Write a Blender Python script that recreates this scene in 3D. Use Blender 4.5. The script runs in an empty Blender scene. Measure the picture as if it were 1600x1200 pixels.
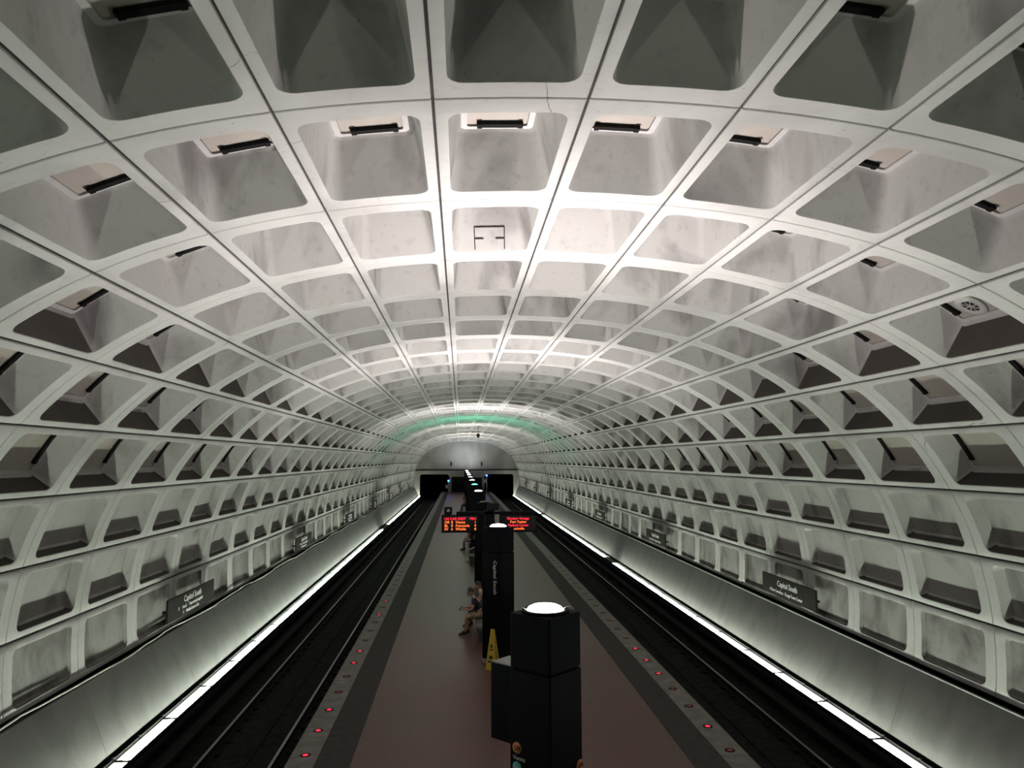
import bpy, bmesh, math, random
import numpy as np
from mathutils import Vector, Matrix

random.seed(7)
SC = bpy.context.scene
COL = SC.collection
R = math.radians

# ------------------------------------------------------------------ camera, world, exposure
F_PX, PITCH, YAW, ROLL, EYE = 1172.83, R(5.7308), R(3.9363), R(-0.2023), 5.05
STRIP_L = 92.0        # radiance of the trackside fluorescent diffusers
PYLON_L = 860.0       # watts of a healthy pylon uplight
cam_d = bpy.data.cameras.new('camera')
cam = bpy.data.objects.new('camera', cam_d)
COL.objects.link(cam)
cam_d.sensor_width = 36.0
cam_d.lens = F_PX * 36.0 / 1600.0
cam_d.clip_end = 400
cp, sp, cy, sy = math.cos(PITCH), math.sin(PITCH), math.cos(YAW), math.sin(YAW)
fwd = Vector((sy * cp, cy * cp, sp))
rgt = Vector((cy, -sy, 0))
upv = rgt.cross(fwd)
cR = rgt * math.cos(ROLL) + upv * math.sin(ROLL)
cU = -rgt * math.sin(ROLL) + upv * math.cos(ROLL)
cam.matrix_world = Matrix(((cR.x, cU.x, -fwd.x, 0), (cR.y, cU.y, -fwd.y, 0), (cR.z, cU.z, -fwd.z, EYE), (0, 0, 0, 1)))
SC.camera = cam
w = bpy.data.worlds.new('world')
w.use_nodes = True
w.node_tree.nodes['Background'].inputs[0].default_value = (0, 0, 0, 1)
w.node_tree.nodes['Background'].inputs[1].default_value = 0
SC.world = w
SC.view_settings.view_transform = 'Standard'
SC.view_settings.look = 'None'
SC.view_settings.gamma = 1
SC.view_settings.use_curve_mapping = False
SC.view_settings.exposure = 0.0
SC.cycles.max_bounces = 10
SC.cycles.diffuse_bounces = 6
SC.cycles.sample_clamp_indirect = 6.0
SC.cycles.use_denoising = True


def project(p):
    v = Vector(p) - Vector((0, 0, EYE))
    d = v.dot(fwd)
    if d < 0.3:
        return None
    return 800 + F_PX * v.dot(cR) / d, 600 - F_PX * v.dot(cU) / d


# ------------------------------------------------------------------ dimensions
U = 2.36                         # length of one vault ring
XC = 1.025                       # centre line of the vault and of the platform
Y0 = 2.4347 * U                  # first full joint in view
KMIN, KMAX = -6, 48              # rings of coffers
YEND = Y0 + KMAX * U             # end wall
YBACK = Y0 + KMIN * U
NODES = [0., 1.256, 2.515, 3.77, 5.05, 6.313, 7.56, 8.819, 10.052, 11.261, 12.479]
TC = (5.45861256e-02, 1.61145969e-03, -1.14945415e-05, 2.93733867e-08)
ZTOP = EYE + 1.226 * U
_S = np.linspace(0, 12.6, 2521)
_T = TC[0] * _S + TC[1] * _S**3 + TC[2] * _S**5 + TC[3] * _S**7
_X = np.r_[0, np.cumsum((np.cos(_T[1:]) + np.cos(_T[:-1])) / 2 * np.diff(_S))]
_Z = ZTOP - np.r_[0, np.cumsum((np.sin(_T[1:]) + np.sin(_T[:-1])) / 2 * np.diff(_S))]


def vault(s, n, side=1):
    """point of the vault section: arc length s from the crown, n outwards"""
    a = abs(s)
    x, z, t = np.interp(a, _S, _X), np.interp(a, _S, _Z), np.interp(a, _S, _T)
    sg = side if s >= 0 else -side
    return float(sg * (x + n * math.sin(t))), float(z + n * math.cos(t))


# ------------------------------------------------------------------ material helpers
def newmat(name):
    m = bpy.data.materials.new(name)
    m.use_nodes = True
    nt = m.node_tree
    return m, nt, nt.nodes['Principled BSDF']


def N(nt, typ, **kw):
    n = nt.nodes.new(typ)
    for k, v in kw.items():
        setattr(n, k, v)
    return n


def simple(name, col, rough=0.6, metal=0.0, emit=None, strength=0.0, noise=0.0, nscale=8.0, spec=0.5):
    m, nt, b = newmat(name)
    b.inputs['Base Color'].default_value = (*col, 1)
    b.inputs['Roughness'].default_value = rough
    b.inputs['Metallic'].default_value = metal
    b.inputs['Specular IOR Level'].default_value = spec
    if emit:
        b.inputs['Emission Color'].default_value = (*emit, 1)
        b.inputs['Emission Strength'].default_value = strength
    if noise:
        g = N(nt, 'ShaderNodeNewGeometry')
        t = N(nt, 'ShaderNodeTexNoise')
        t.inputs['Scale'].default_value = nscale
        t.inputs['Detail'].default_value = 6
        nt.links.new(g.outputs['Position'], t.inputs['Vector'])
        r = N(nt, 'ShaderNodeValToRGB')
        r.color_ramp.elements[0].position = 0.3
        r.color_ramp.elements[1].position = 0.7
        r.color_ramp.elements[0].color = (*[c * (1 - noise) for c in col], 1)
        r.color_ramp.elements[1].color = (*[min(1, c * (1 + noise)) for c in col], 1)
        nt.links.new(t.outputs['Fac'], r.inputs['Fac'])
        nt.links.new(r.outputs['Color'], b.inputs['Base Color'])
    return m


def mixc(nt, fac, a, b_, blend='MIX'):
    n = N(nt, 'ShaderNodeMix', data_type='RGBA', blend_type=blend)
    if isinstance(fac, (int, float)):
        n.inputs[0].default_value = fac
    else:
        nt.links.new(fac, n.inputs[0])
    for i, v in ((6, a), (7, b_)):
        if isinstance(v, tuple):
            n.inputs[i].default_value = (*v, 1)
        else:
            nt.links.new(v, n.inputs[i])
    return n.outputs[2]


def noise_ramp(nt, vec, scale, lo, hi, detail=5, stretch=None, dist=0.0):
    if stretch:
        mp = N(nt, 'ShaderNodeMapping')
        mp.inputs['Scale'].default_value = stretch
        nt.links.new(vec, mp.inputs['Vector'])
        vec = mp.outputs['Vector']
    t = N(nt, 'ShaderNodeTexNoise')
    t.inputs['Scale'].default_value = scale
    t.inputs['Detail'].default_value = detail
    t.inputs['Distortion'].default_value = dist
    nt.links.new(vec, t.inputs['Vector'])
    r = N(nt, 'ShaderNodeMapRange')
    r.inputs['From Min'].default_value = lo
    r.inputs['From Max'].default_value = hi
    nt.links.new(t.outputs['Fac'], r.inputs['Value'])
    return r.outputs['Result']


def concrete(name, base, dark, dirt=0.4, pits=True, streak=(1, 1, 1), dscale=0.7, lo=0.5, hi=0.8, rough=0.75, cracks=False):
    m, nt, b = newmat(name)
    g = N(nt, 'ShaderNodeNewGeometry')
    pos = g.outputs['Position']
    c = mixc(nt, noise_ramp(nt, pos, 0.35, 0.35, 0.7), base, tuple(x * 0.9 for x in base))
    f = noise_ramp(nt, pos, dscale, lo, hi, 6, streak, 0.6)
    mu = N(nt, 'ShaderNodeMath', operation='MULTIPLY')
    nt.links.new(f, mu.inputs[0])
    mu.inputs[1].default_value = dirt
    c = mixc(nt, mu.outputs[0], c, dark)
    f2 = noise_ramp(nt, pos, 9.0, 0.56, 0.78, 8)
    mu2 = N(nt, 'ShaderNodeMath', operation='MULTIPLY')
    nt.links.new(f2, mu2.inputs[0])
    mu2.inputs[1].default_value = 0.35 * dirt
    c = mixc(nt, mu2.outputs[0], c, dark)
    if pits:
        v = N(nt, 'ShaderNodeTexVoronoi')
        v.inputs['Scale'].default_value = 9.0
        nt.links.new(pos, v.inputs['Vector'])
        r = N(nt, 'ShaderNodeMapRange')
        r.inputs['From Min'].default_value = 0.10
        r.inputs['From Max'].default_value = 0.05
        nt.links.new(v.outputs['Distance'], r.inputs['Value'])
        sel = noise_ramp(nt, pos, 3.1, 0.56, 0.6, 2)
        mm = N(nt, 'ShaderNodeMath', operation='MULTIPLY')
        nt.links.new(r.outputs['Result'], mm.inputs[0])
        nt.links.new(sel, mm.inputs[1])
        m3 = N(nt, 'ShaderNodeMath', operation='MULTIPLY')
        nt.links.new(mm.outputs[0], m3.inputs[0])
        m3.inputs[1].default_value = 0.6
        c = mixc(nt, m3.outputs[0], c, tuple(x * 0.35 for x in dark))
    if cracks:
        ds = N(nt, 'ShaderNodeTexNoise')
        ds.inputs['Scale'].default_value = 2.2
        ds.inputs['Detail'].default_value = 5
        nt.links.new(pos, ds.inputs['Vector'])
        ad = N(nt, 'ShaderNodeVectorMath', operation='MULTIPLY_ADD')
        nt.links.new(ds.outputs['Color'], ad.inputs[0])
        ad.inputs[1].default_value = (.22, .22, .22)
        nt.links.new(pos, ad.inputs[2])
        ve = N(nt, 'ShaderNodeTexVoronoi', feature='DISTANCE_TO_EDGE')
        ve.inputs['Scale'].default_value = 0.9
        nt.links.new(ad.outputs[0], ve.inputs['Vector'])
        r = N(nt, 'ShaderNodeMapRange')
        r.inputs['From Min'].default_value = 0.005
        r.inputs['From Max'].default_value = 0.001
        nt.links.new(ve.outputs['Distance'], r.inputs['Value'])
        sel = noise_ramp(nt, pos, 1.3, 0.56, 0.66, 3)
        mm = N(nt, 'ShaderNodeMath', operation='MULTIPLY')
        nt.links.new(r.outputs['Result'], mm.inputs[0])
        nt.links.new(sel, mm.inputs[1])
        c = mixc(nt, mm.outputs[0], c, tuple(x * 0.5 for x in dark))
    nt.links.new(c, b.inputs['Base Color'])
    b.inputs['Roughness'].default_value = rough
    b.inputs['Specular IOR Level'].default_value = 0.3
    bt = N(nt, 'ShaderNodeTexNoise')
    bt.inputs['Scale'].default_value = 30
    bt.inputs['Detail'].default_value = 4
    nt.links.new(pos, bt.inputs['Vector'])
    bu = N(nt, 'ShaderNodeBump')
    bu.inputs['Strength'].default_value = 0.08
    bu.inputs['Distance'].default_value = 0.02
    nt.links.new(bt.outputs['Fac'], bu.inputs['Height'])
    nt.links.new(bu.outputs['Normal'], b.inputs['Normal'])
    return m


M = {}
M['rib'] = concrete('vault_concrete', (0.36, 0.356, 0.345), (0.12, 0.11, 0.105), 0.5, cracks=True)
M['recess'] = concrete('coffer_concrete', (0.305, 0.30, 0.287), (0.085, 0.078, 0.078), 0.8, True, (1, 1, 0.6), 0.9, 0.52, 0.72)
M['acoustic'] = concrete('acoustic_board', (0.30, 0.275, 0.245), (0.12, 0.11, 0.095), 0.5)
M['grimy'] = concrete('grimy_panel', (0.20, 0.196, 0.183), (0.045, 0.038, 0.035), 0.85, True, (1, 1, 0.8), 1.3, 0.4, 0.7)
M['endwall'] = concrete('end_wall_concrete', (0.22, 0.21, 0.19), (0.11, 0.10, 0.09), 0.7, False, (1, 1, 0.35), 0.6, 0.4, 0.75)
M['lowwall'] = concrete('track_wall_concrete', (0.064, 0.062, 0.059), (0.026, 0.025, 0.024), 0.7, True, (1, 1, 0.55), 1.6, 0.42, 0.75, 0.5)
M['trackbed'] = simple('trackbed', (0.010, 0.010, 0.009), 0.9, noise=0.6, nscale=5, spec=0.1)
M['steel'] = simple('rail_steel', (0.30, 0.29, 0.28), 0.35, 1.0)
M['rust'] = simple('rail_rust', (0.010, 0.008, 0.007), 0.8, spec=0.1)
M['granite'] = simple('granite', (0.135, 0.125, 0.115), 0.6, noise=0.35, nscale=3.5)
M['band'] = simple('dark_edge_band', (0.040, 0.037, 0.034), 0.8, noise=0.2, nscale=6, spec=0.2)
M['platside'] = simple('platform_side', (0.012, 0.012, 0.012), 0.9, spec=0.1)
M['black'] = simple('black_metal', (0.006, 0.006, 0.006), 0.6, spec=0.08)
M['shellm'] = simple('vault_shell', (0.012, 0.012, 0.012), 0.9)
M['bronze'] = simple('pylon_bronze', (0.006, 0.006, 0.007), 0.6, noise=0.25, nscale=2, spec=0.04)
M['bronze2'] = simple('pylon_cap', (0.004, 0.004, 0.007), 0.6, spec=0.04)
M['joint'] = simple('joint_filler', (0.03, 0.028, 0.027), 0.9, noise=0.5, nscale=6)
M['sill'] = concrete('sooty_shaded_sill', (0.045, 0.038, 0.033), (0.02, 0.018, 0.016), 0.7)  # soot colour, made darker to stand in for the shade in the recess
M['plinth'] = simple('pale_plinth', (0.30, 0.28, 0.26), 0.7)
M['signbrown'] = simple('sign_brown', (0.012, 0.010, 0.0085), 0.7, spec=0.05)
M['white'] = simple('white_letters', (0.62, 0.62, 0.60), 0.6)
M['chrome'] = simple('bright_metal', (0.6, 0.6, 0.6), 0.3, 1.0)
M['greymetal'] = simple('grey_metal', (0.25, 0.26, 0.25), 0.5, 0.6)
M['cable'] = simple('pale_cable', (0.42, 0.41, 0.37), 0.6)
M['strip'] = simple('fluorescent_diffuser', (0.8, 0.8, 0.8), 0.6, emit=(0.90, 1.0, 0.84), strength=STRIP_L)
M['glow'] = simple('lit_diffuser', (0.8, 0.8, 0.8), 0.6, emit=(0.93, 1.0, 0.90), strength=1.6)
M['stripoff'] = simple('unlit_diffuser', (0.12, 0.12, 0.11), 0.6)
M['red'] = simple('red_led', (0.3, 0.01, 0.01), 0.4, emit=(1.0, 0.015, 0.04), strength=2.2)
M['reddim'] = simple('dim_red_led', (0.10, 0.02, 0.02), 0.4, emit=(1.0, 0.02, 0.03), strength=0.08)
M['blue'] = simple('blue_lamp', (0.02, 0.05, 0.5), 0.3, emit=(0.02, 0.07, 1.0), strength=14)
M['bluelens'] = simple('blue_lamp_core', (0.3, 0.5, 0.9), 0.3, emit=(0.35, 0.6, 1.0), strength=30)
M['granbench'] = simple('bench_granite', (0.10, 0.095, 0.09), 0.5, noise=0.3, nscale=10)
M['yellow'] = simple('yellow_plastic', (0.62, 0.46, 0.05), 0.45)
M['blackprint'] = simple('black_print', (0.02, 0.02, 0.02), 0.6)
M['skin'] = simple('skin', (0.42, 0.25, 0.17), 0.55)
M['hair'] = simple('brown_hair', (0.035, 0.02, 0.013), 0.6)
M['screen'] = simple('dark_screen', (0.006, 0.004, 0.004), 0.3)
M['tunnel'] = simple('tunnel_black', (0.004, 0.004, 0.004), 0.95, spec=0.05)
M['orange'] = simple('orange_roundel', (0.55, 0.2, 0.07), 0.6)
M['teal'] = simple('blue_roundel', (0.10, 0.42, 0.46), 0.6)
M['palegreen'] = simple('pale_box_top', (0.22, 0.25, 0.22), 0.5)


def tile_mat():
    m, nt, b = newmat('platform_tile')
    g = N(nt, 'ShaderNodeNewGeometry')
    pos = g.outputs['Position']
    mp = N(nt, 'ShaderNodeMapping')
    mp.inputs['Scale'].default_value = (7.5, 7.5, 0.0)
    nt.links.new(pos, mp.inputs['Vector'])
    # hexagonal grid of joints with dark dimples where three tiles meet
    def frac_hex(off):
        a = N(nt, 'ShaderNodeVectorMath', operation='ADD')
        a.inputs[1].default_value = off
        nt.links.new(mp.outputs['Vector'], a.inputs[0])
        d = N(nt, 'ShaderNodeVectorMath', operation='DIVIDE')
        d.inputs[1].default_value = (1, 1.7320508, 1)
        nt.links.new(a.outputs[0], d.inputs[0])
        fr = N(nt, 'ShaderNodeVectorMath', operation='FRACTION')
        nt.links.new(d.outputs[0], fr.inputs[0])
        s = N(nt, 'ShaderNodeVectorMath', operation='SUBTRACT')
        s.inputs[1].default_value = (0.5, 0.5, 0)
        nt.links.new(fr.outputs[0], s.inputs[0])
        mu = N(nt, 'ShaderNodeVectorMath', operation='MULTIPLY')
        mu.inputs[1].default_value = (1, 1.7320508, 0)
        nt.links.new(s.outputs[0], mu.inputs[0])
        le = N(nt, 'ShaderNodeVectorMath', operation='LENGTH')
        nt.links.new(mu.outputs[0], le.inputs[0])
        return le.outputs['Value']
    mn = N(nt, 'ShaderNodeMath', operation='MINIMUM')
    nt.links.new(frac_hex((0, 0, 0)), mn.inputs[0])
    nt.links.new(frac_hex((0.5, 0.8660254, 0)), mn.inputs[1])
    r = N(nt, 'ShaderNodeMapRange')
    r.inputs['From Min'].default_value = 0.46
    r.inputs['From Max'].default_value = 0.54
    nt.links.new(mn.outputs[0], r.inputs['Value'])
    c = mixc(nt, noise_ramp(nt, pos, 1.2, 0.3, 0.75), (0.115, 0.046, 0.041), (0.085, 0.037, 0.034))
    c = mixc(nt, noise_ramp(nt, pos, 0.25, 0.45, 0.75), c, (0.105, 0.060, 0.054))
    mu = N(nt, 'ShaderNodeMath', operation='MULTIPLY')
    nt.links.new(r.outputs['Result'], mu.inputs[0])
    mu.inputs[1].default_value = 0.95
    c = mixc(nt, mu.outputs[0], c, (0.016, 0.010, 0.009))
    nt.links.new(c, b.inputs['Base Color'])
    b.inputs['Roughness'].default_value = 0.38
    b.inputs['Specular IOR Level'].default_value = 0.35
    return m


M['tile'] = tile_mat()


# ------------------------------------------------------------------ mesh helpers
class MB:
    def __init__(self):
        self.v, self.f, self.m, self.s = [], [], [], []

    def add(self, verts, faces, mi=0, smooth=False):
        o = len(self.v)
        self.v += [tuple(p) for p in verts]
        for f in faces:
            self.f.append(tuple(i + o for i in f))
            self.m.append(mi)
            self.s.append(smooth)
        return self

    def box(self, x0, x1, y0, y1, z0, z1, mi=0, mat=None):
        vs = [Vector((x, y, z)) for x in (x0, x1) for y in (y0, y1) for z in (z0, z1)]
        if mat is not None:
            vs = [mat @ p for p in vs]
        self.add(vs, [(0, 1, 3, 2), (4, 6, 7, 5), (0, 4, 5, 1), (2, 3, 7, 6), (0, 2, 6, 4), (1, 5, 7, 3)], mi)
        return self

    def prism(self, poly, y0, y1, mi=0, axis='Y', mat=None):
        """poly in (x,z) extruded along y, or in (x,y) extruded along z"""
        n = len(poly)
        if axis == 'Y':
            vs = [(x, y0, z) for x, z in poly] + [(x, y1, z) for x, z in poly]
        else:
            vs = [(x, z, y0) for x, z in poly] + [(x, z, y1) for x, z in poly]
        if mat is not None:
            vs = [mat @ Vector(p) for p in vs]
        fs = [tuple(range(n)), tuple(range(2 * n - 1, n - 1, -1))]
        fs += [((i + 1) % n, i, n + i, n + (i + 1) % n) for i in range(n)]
        self.add(vs, fs, mi)
        return self

    def lathe(self, prof, seg=24, centre=(0, 0, 0), mi=0, smooth=True, mat=None):
        vs, fs = [], []
        for r, z in prof:
            for k in range(seg):
                a = 2 * math.pi * k / seg
                p = Vector((centre[0] + r * math.cos(a), centre[1] + r * math.sin(a), centre[2] + z))
                vs.append(mat @ p if mat is not None else p)
        for i in range(len(prof) - 1):
            for k in range(seg):
                k2 = (k + 1) % seg
                fs.append((i * seg + k, i * seg + k2, (i + 1) * seg + k2, (i + 1) * seg + k))
        fs.append(tuple(range(seg - 1, -1, -1)))
        fs.append(tuple((len(prof) - 1) * seg + k for k in range(seg)))
        self.add(vs, fs, mi, smooth)
        return self

    def tube(self, pts, r, seg=8, mi=0):
        pts = [Vector(p) for p in pts]
        vs, fs = [], []
        for i, p in enumerate(pts):
            t = (pts[min(i + 1, len(pts) - 1)] - pts[max(i - 1, 0)]).normalized()
            a = t.cross(Vector((0, 0, 1)))
            if a.length < 0.05:
                a = t.cross(Vector((1, 0, 0)))
            a.normalize()
            b = t.cross(a)
            for k in range(seg):
                an = 2 * math.pi * k / seg
                vs.append(p + (a * math.cos(an) + b * math.sin(an)) * r)
        for i in range(len(pts) - 1):
            for k in range(seg):
                k2 = (k + 1) % seg
                fs.append((i * seg + k, i * seg + k2, (i + 1) * seg + k2, (i + 1) * seg + k))
        fs.append(tuple(range(seg - 1, -1, -1)))
        fs.append(tuple((len(pts) - 1) * seg + k for k in range(seg)))
        self.add(vs, fs, mi, True)
        return self

    def mesh(self, name, mats, fix=True, sharp=None):
        me = bpy.data.meshes.new(name)
        me.from_pydata(self.v, [], self.f)
        for mt in (mats if isinstance(mats, (list, tuple)) else [mats]):
            me.materials.append(M[mt] if isinstance(mt, str) else mt)
        me.polygons.foreach_set('material_index', self.m)
        me.polygons.foreach_set('use_smooth', self.s)
        if fix:
            bm = bmesh.new()
            bm.from_mesh(me)
            bmesh.ops.recalc_face_normals(bm, faces=bm.faces)
            bm.to_mesh(me)
            bm.free()
        if sharp:
            me.set_sharp_from_angle(angle=sharp)
        me.update()
        return me

    def build(self, name, mats, parent=None, loc=None, fix=True, sharp=None):
        return obj(name, self.mesh(name, mats, fix, sharp), parent, loc)


def obj(name, data, parent=None, loc=None):
    o = bpy.data.objects.new(name, data)
    COL.objects.link(o)
    if parent is not None:
        o.parent = parent
    if loc is not None:
        o.location = loc
    return o


def tag(o, label=None, cat=None, group=None, kind=None):
    for k, v in (('label', label), ('category', cat), ('group', group), ('kind', kind)):
        if v:
            o[k] = v
    return o


def thing(name, label, cat, loc=(0, 0, 0), rz=0, group=None):
    o = obj(name, None, None, loc)
    o.rotation_euler.z = rz
    return tag(o, label, cat, group)


def copy_tree(o, parent=None):
    c = o.copy()
    COL.objects.link(c)
    c.parent = parent
    for ch in [x for x in o.children]:
        copy_tree(ch, c)
    return c


def text_mesh(s, size, extrude=0.002, align='LEFT', spacing=1.0):
    cu = bpy.data.curves.new('lettering', 'FONT')
    cu.body = s
    cu.size = size
    cu.extrude = extrude
    cu.align_x = align
    cu.space_character = spacing
    cu.resolution_u = 2
    o = bpy.data.objects.new('lettering', cu)
    COL.objects.link(o)
    dg = bpy.context.evaluated_depsgraph_get()
    me = bpy.data.meshes.new_from_object(o.evaluated_get(dg))
    bpy.data.objects.remove(o)
    return me


def put_text(name, s, size, loc, right, up, mat, parent, align='LEFT', spacing=1.0):
    me = text_mesh(s, size, 0.002, align, spacing)
    me.materials.clear()
    me.materials.append(M[mat])
    r, u_ = Vector(right).normalized(), Vector(up).normalized()
    n = r.cross(u_)
    mt = Matrix(((r.x, u_.x, n.x, loc[0]), (r.y, u_.y, n.y, loc[1]), (r.z, u_.z, n.z, loc[2]), (0, 0, 0, 1)))
    me.transform(mt)
    return obj(name, me, parent)


# ------------------------------------------------------------------ the vault
# per row from the crown: depth, taper low, taper high, taper along, bar
ROWS = [(0.62, .11, .11, .15, 1, .62), (0.62, .11, .11, .15, 1, .62), (0.62, .11, .11, .15, 1, .62), (0.60, .11, .11, .15, 1, .58),
        (0.55, .11, .10, .14, 1, .51), (0.47, .11, .09, .13, 1, .43), (0.37, .08, .08, .11, 1, .34), (0.19, .06, .05, .07, 0, .20),
        (0.16, .05, .04, .06, 0, .18), (0.055, .02, .02, .02, 0, .06)]


def depth(i, s):
    f = (s - NODES[i] - .125) / (NODES[i + 1] - NODES[i] - .25)
    f = min(1, max(0, f))
    return ROWS[i][0] * (1 - f) + ROWS[i][5] * f


def rounded(s0, s1, y0, y1, r, c=4, ns=3):
    """loop of (s,y, kind) for a rounded rectangle with ns extra points on the two s-edges"""
    pts = []
    cs = [(s1 - r, y0 + r, -90), (s1 - r, y1 - r, 0), (s0 + r, y1 - r, 90), (s0 + r, y0 + r, 180)]
    for q, (a, b, st) in enumerate(cs):
        for k in range(c + 1):
            t = R(st + 90 * k / c)
            pts.append((a + r * math.cos(t), b + r * math.sin(t)))
        if q in (1, 3):                       # edges along s (y const)
            a2, b2, st2 = cs[(q + 1) % 4]
            e0 = pts[-1]
            e1 = (a2 + r * math.cos(R(st2)), b2 + r * math.sin(R(st2)))
            for k in range(1, ns + 1):
                f = k / (ns + 1)
                pts.append((e0[0] + (e1[0] - e0[0]) * f, e0[1] + (e1[1] - e0[1]) * f))
    return pts


def outer_loop(inner, s0, s1, y0, y1, i0, i1, j0, j1, r, c=4, ns=3):
    """points of the outer rectangle that answer the points of an inner rounded loop"""
    pts = []
    n = 0
    half = c // 2
    corners = [((s1, y0), (0, 1)), ((s1, y1), (1, 0)), ((s0, y1), (0, 1)), ((s0, y0), (1, 0))]
    for q in range(4):
        cs_, cyy = corners[q][0]
        for k in range(c + 1):
            a, b = inner[n]
            n += 1
            if k == half:
                pts.append((cs_, cyy))
            else:
                first = k < half
                # entering edge is y-const for q 0,2 and s-const for q 1,3
                yconst = (q in (0, 2)) == first
                pts.append((a, cyy) if yconst else (cs_, b))
        if q in (1, 3):
            for k in range(ns):
                a, b = inner[n]
                n += 1
                pts.append((a, cyy))
    return pts


def cell_loops(i):
    d, tl, th, ty, bar = ROWS[i][:5]
    s0, s1 = NODES[i], NODES[i + 1]
    gs, gy = (0.013 if i < 3 else 0.022), 0.008
    ms, my = 0.125, 0.26
    rad = 0.13
    ins = rounded(s0 + ms, s1 - ms, my, U - my, rad)
    lip = rounded(s0 + ms - .008, s1 - ms + .008, my - .008, U - my + .008, rad + .008)
    a = (s0 + gs, s1 - gs, gy, U - gy)
    b = (s0 + gs + .012, s1 - gs - .012, gy + .010, U - gy - .010)
    args = (s0 + ms, s1 - ms, my, U - my, rad)
    out_a = outer_loop(lip, *a, *args)
    out_b = outer_loop(lip, *b, *args)
    k1 = max(.3, (d - 0.04) / d)
    bk0 = rounded(s0 + ms + th * k1, s1 - ms - tl * k1, my + ty * k1, U - my - ty * k1, max(.05, rad - .05))
    bk1 = rounded(s0 + ms + th + .025, s1 - ms - tl - .025, my + ty + .025, U - my - ty - .025, max(.04, rad - .07))
    e = 0.085
    bd = rounded(s0 + ms + th + e, s1 - ms - tl - e, my + ty + e, U - my - ty - e, .03)
    cell = outer_loop(lip, s0, s1, 0.0, U, *args)
    L = [(cell, 0.035), (out_a, 0.033), (out_a, 0.008), (out_b, 0.0), (lip, 0.0), (ins, 0.010), (bk0, -.04), (bk1, 'd'), (bd, 'd')]
    mats = [4, 0, 0, 0, 1, 1, 1, 0 if bar else 1]
    if bar:
        L.append((bd, .0251))
        mats.append(1)
    return L, mats, bar, (s0 + ms + th, s1 - ms - tl, my + ty, U - my - ty, d)


def cell_mesh_data(i, side):
    L, mats, bar, inn = cell_loops(i)
    n = len(L[0][0])
    V, F, MI = [], [], []
    for pts, dep in L:
        for s, y in pts:
            dd = depth(i, s) if dep == 'd' else depth(i, s) + dep if dep in (-.04, .0251) else dep
            x, z = vault(s, dd, side)
            V.append((x, y, z))
    for l in range(len(L) - 1):
        for k in range(n):
            k2 = (k + 1) % n
            F.append((l * n + k, l * n + k2, (l + 1) * n + k2, (l + 1) * n + k))
            mi = mats[l]
            if i >= 4 and l == 5:              # sill of the recess: soot, with shade painted into its colour
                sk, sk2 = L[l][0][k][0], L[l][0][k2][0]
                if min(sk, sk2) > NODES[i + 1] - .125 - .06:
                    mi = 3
            MI.append(mi)
    sc = (inn[0] + inn[1]) / 2
    x, z = vault(sc, depth(i, sc) + (.0251 if bar else 0), side)
    V.append((x, U / 2, z))
    ci = len(V) - 1
    for k in range(n):
        k2 = (k + 1) % n
        F.append(((len(L) - 1) * n + k, (len(L) - 1) * n + k2, ci))
        MI.append(2)
    if side < 0:
        F = [tuple(reversed(f)) for f in F]
    return V, F, MI


def bar_data(i, side):
    d, tl, th, ty, bar = ROWS[i][:5]
    s0, s1 = NODES[i] + 0.125 + th, NODES[i + 1] - 0.125 - tl
    y1 = U - 0.26 - ty - 0.085
    w_ = s1 - s0
    a, b = s0 + w_ * 0.17, s1 - w_ * 0.24
    V, F = [], []

    def blk(sa, sb, ya, yb, na, nb):
        o = len(V)
        for s in (sa, sb):
            for y in (ya, yb):
                for q in (na, nb):
                    x, z = vault(s, depth(i, s) + q, side)
                    V.append((x, y, z))
        for f in [(0, 1, 3, 2), (4, 6, 7, 5), (0, 4, 5, 1), (2, 3, 7, 6), (0, 2, 6, 4), (1, 5, 7, 3)]:
            F.append(tuple(o + q for q in f))
    blk(a, b, y1 - .085, y1 - .005, -.018, .02)
    blk(a, a + .05, y1 - .105, y1 - .01, -.03, .0)
    blk(b - .05, b, y1 - .105, y1 - .01, -.03, .0)
    return V, F


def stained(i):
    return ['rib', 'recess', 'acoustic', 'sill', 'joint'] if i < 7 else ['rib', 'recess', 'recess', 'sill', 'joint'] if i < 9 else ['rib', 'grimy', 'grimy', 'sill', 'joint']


# backing shell behind the coffers
mb = MB()
prof = [(-1) * 1 for _ in ()]
ss = np.linspace(-12.5, 12.5, 61)
ring = [vault(s, 0.78) for s in ss] + [vault(s, 0.95) for s in ss[::-1]]
mb.prism([(XC + x, z) for x, z in ring], YBACK, YEND)
ceiling = mb.build('ceiling', 'shellm')
tag(ceiling, 'white coffered concrete barrel vault over the platform and tracks', kind='structure')

cells = []
for k in range(KMIN, KMAX):
    for i in range(10):
        for side in (-1, 1):
            area = 0
            y = Y0 + k * U
            q = []
            for s in (NODES[i], NODES[i + 1]):
                for yy in (y, y + U):
                    x, z = vault(s, 0, side)
                    q.append(project((XC + x, yy, z)) if yy > 0.6 else None)
            if None not in q:
                cx, cyy = sum(p[0] for p in q) / 4, sum(p[1] for p in q) / 4
                if -60 < cx < 1660 and -60 < cyy < 1260:
                    a, b, c_, d_ = q[0], q[1], q[3], q[2]
                    area = abs((a[0] - c_[0]) * (b[1] - d_[1]) - (b[0] - d_[0]) * (a[1] - c_[1])) / 2
                    inside = sum(1 for p in q if 0 <= p[0] <= 1600 and 0 <= p[1] <= 1200) / 4
                    area *= 0.2 + inside
            cells.append((area, k, i, side))
cells.sort(key=lambda c: -c[0])
near = cells[:300]
far = cells[300:]
_pm, _bm = {}, {}
panel_objs = {}
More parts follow.
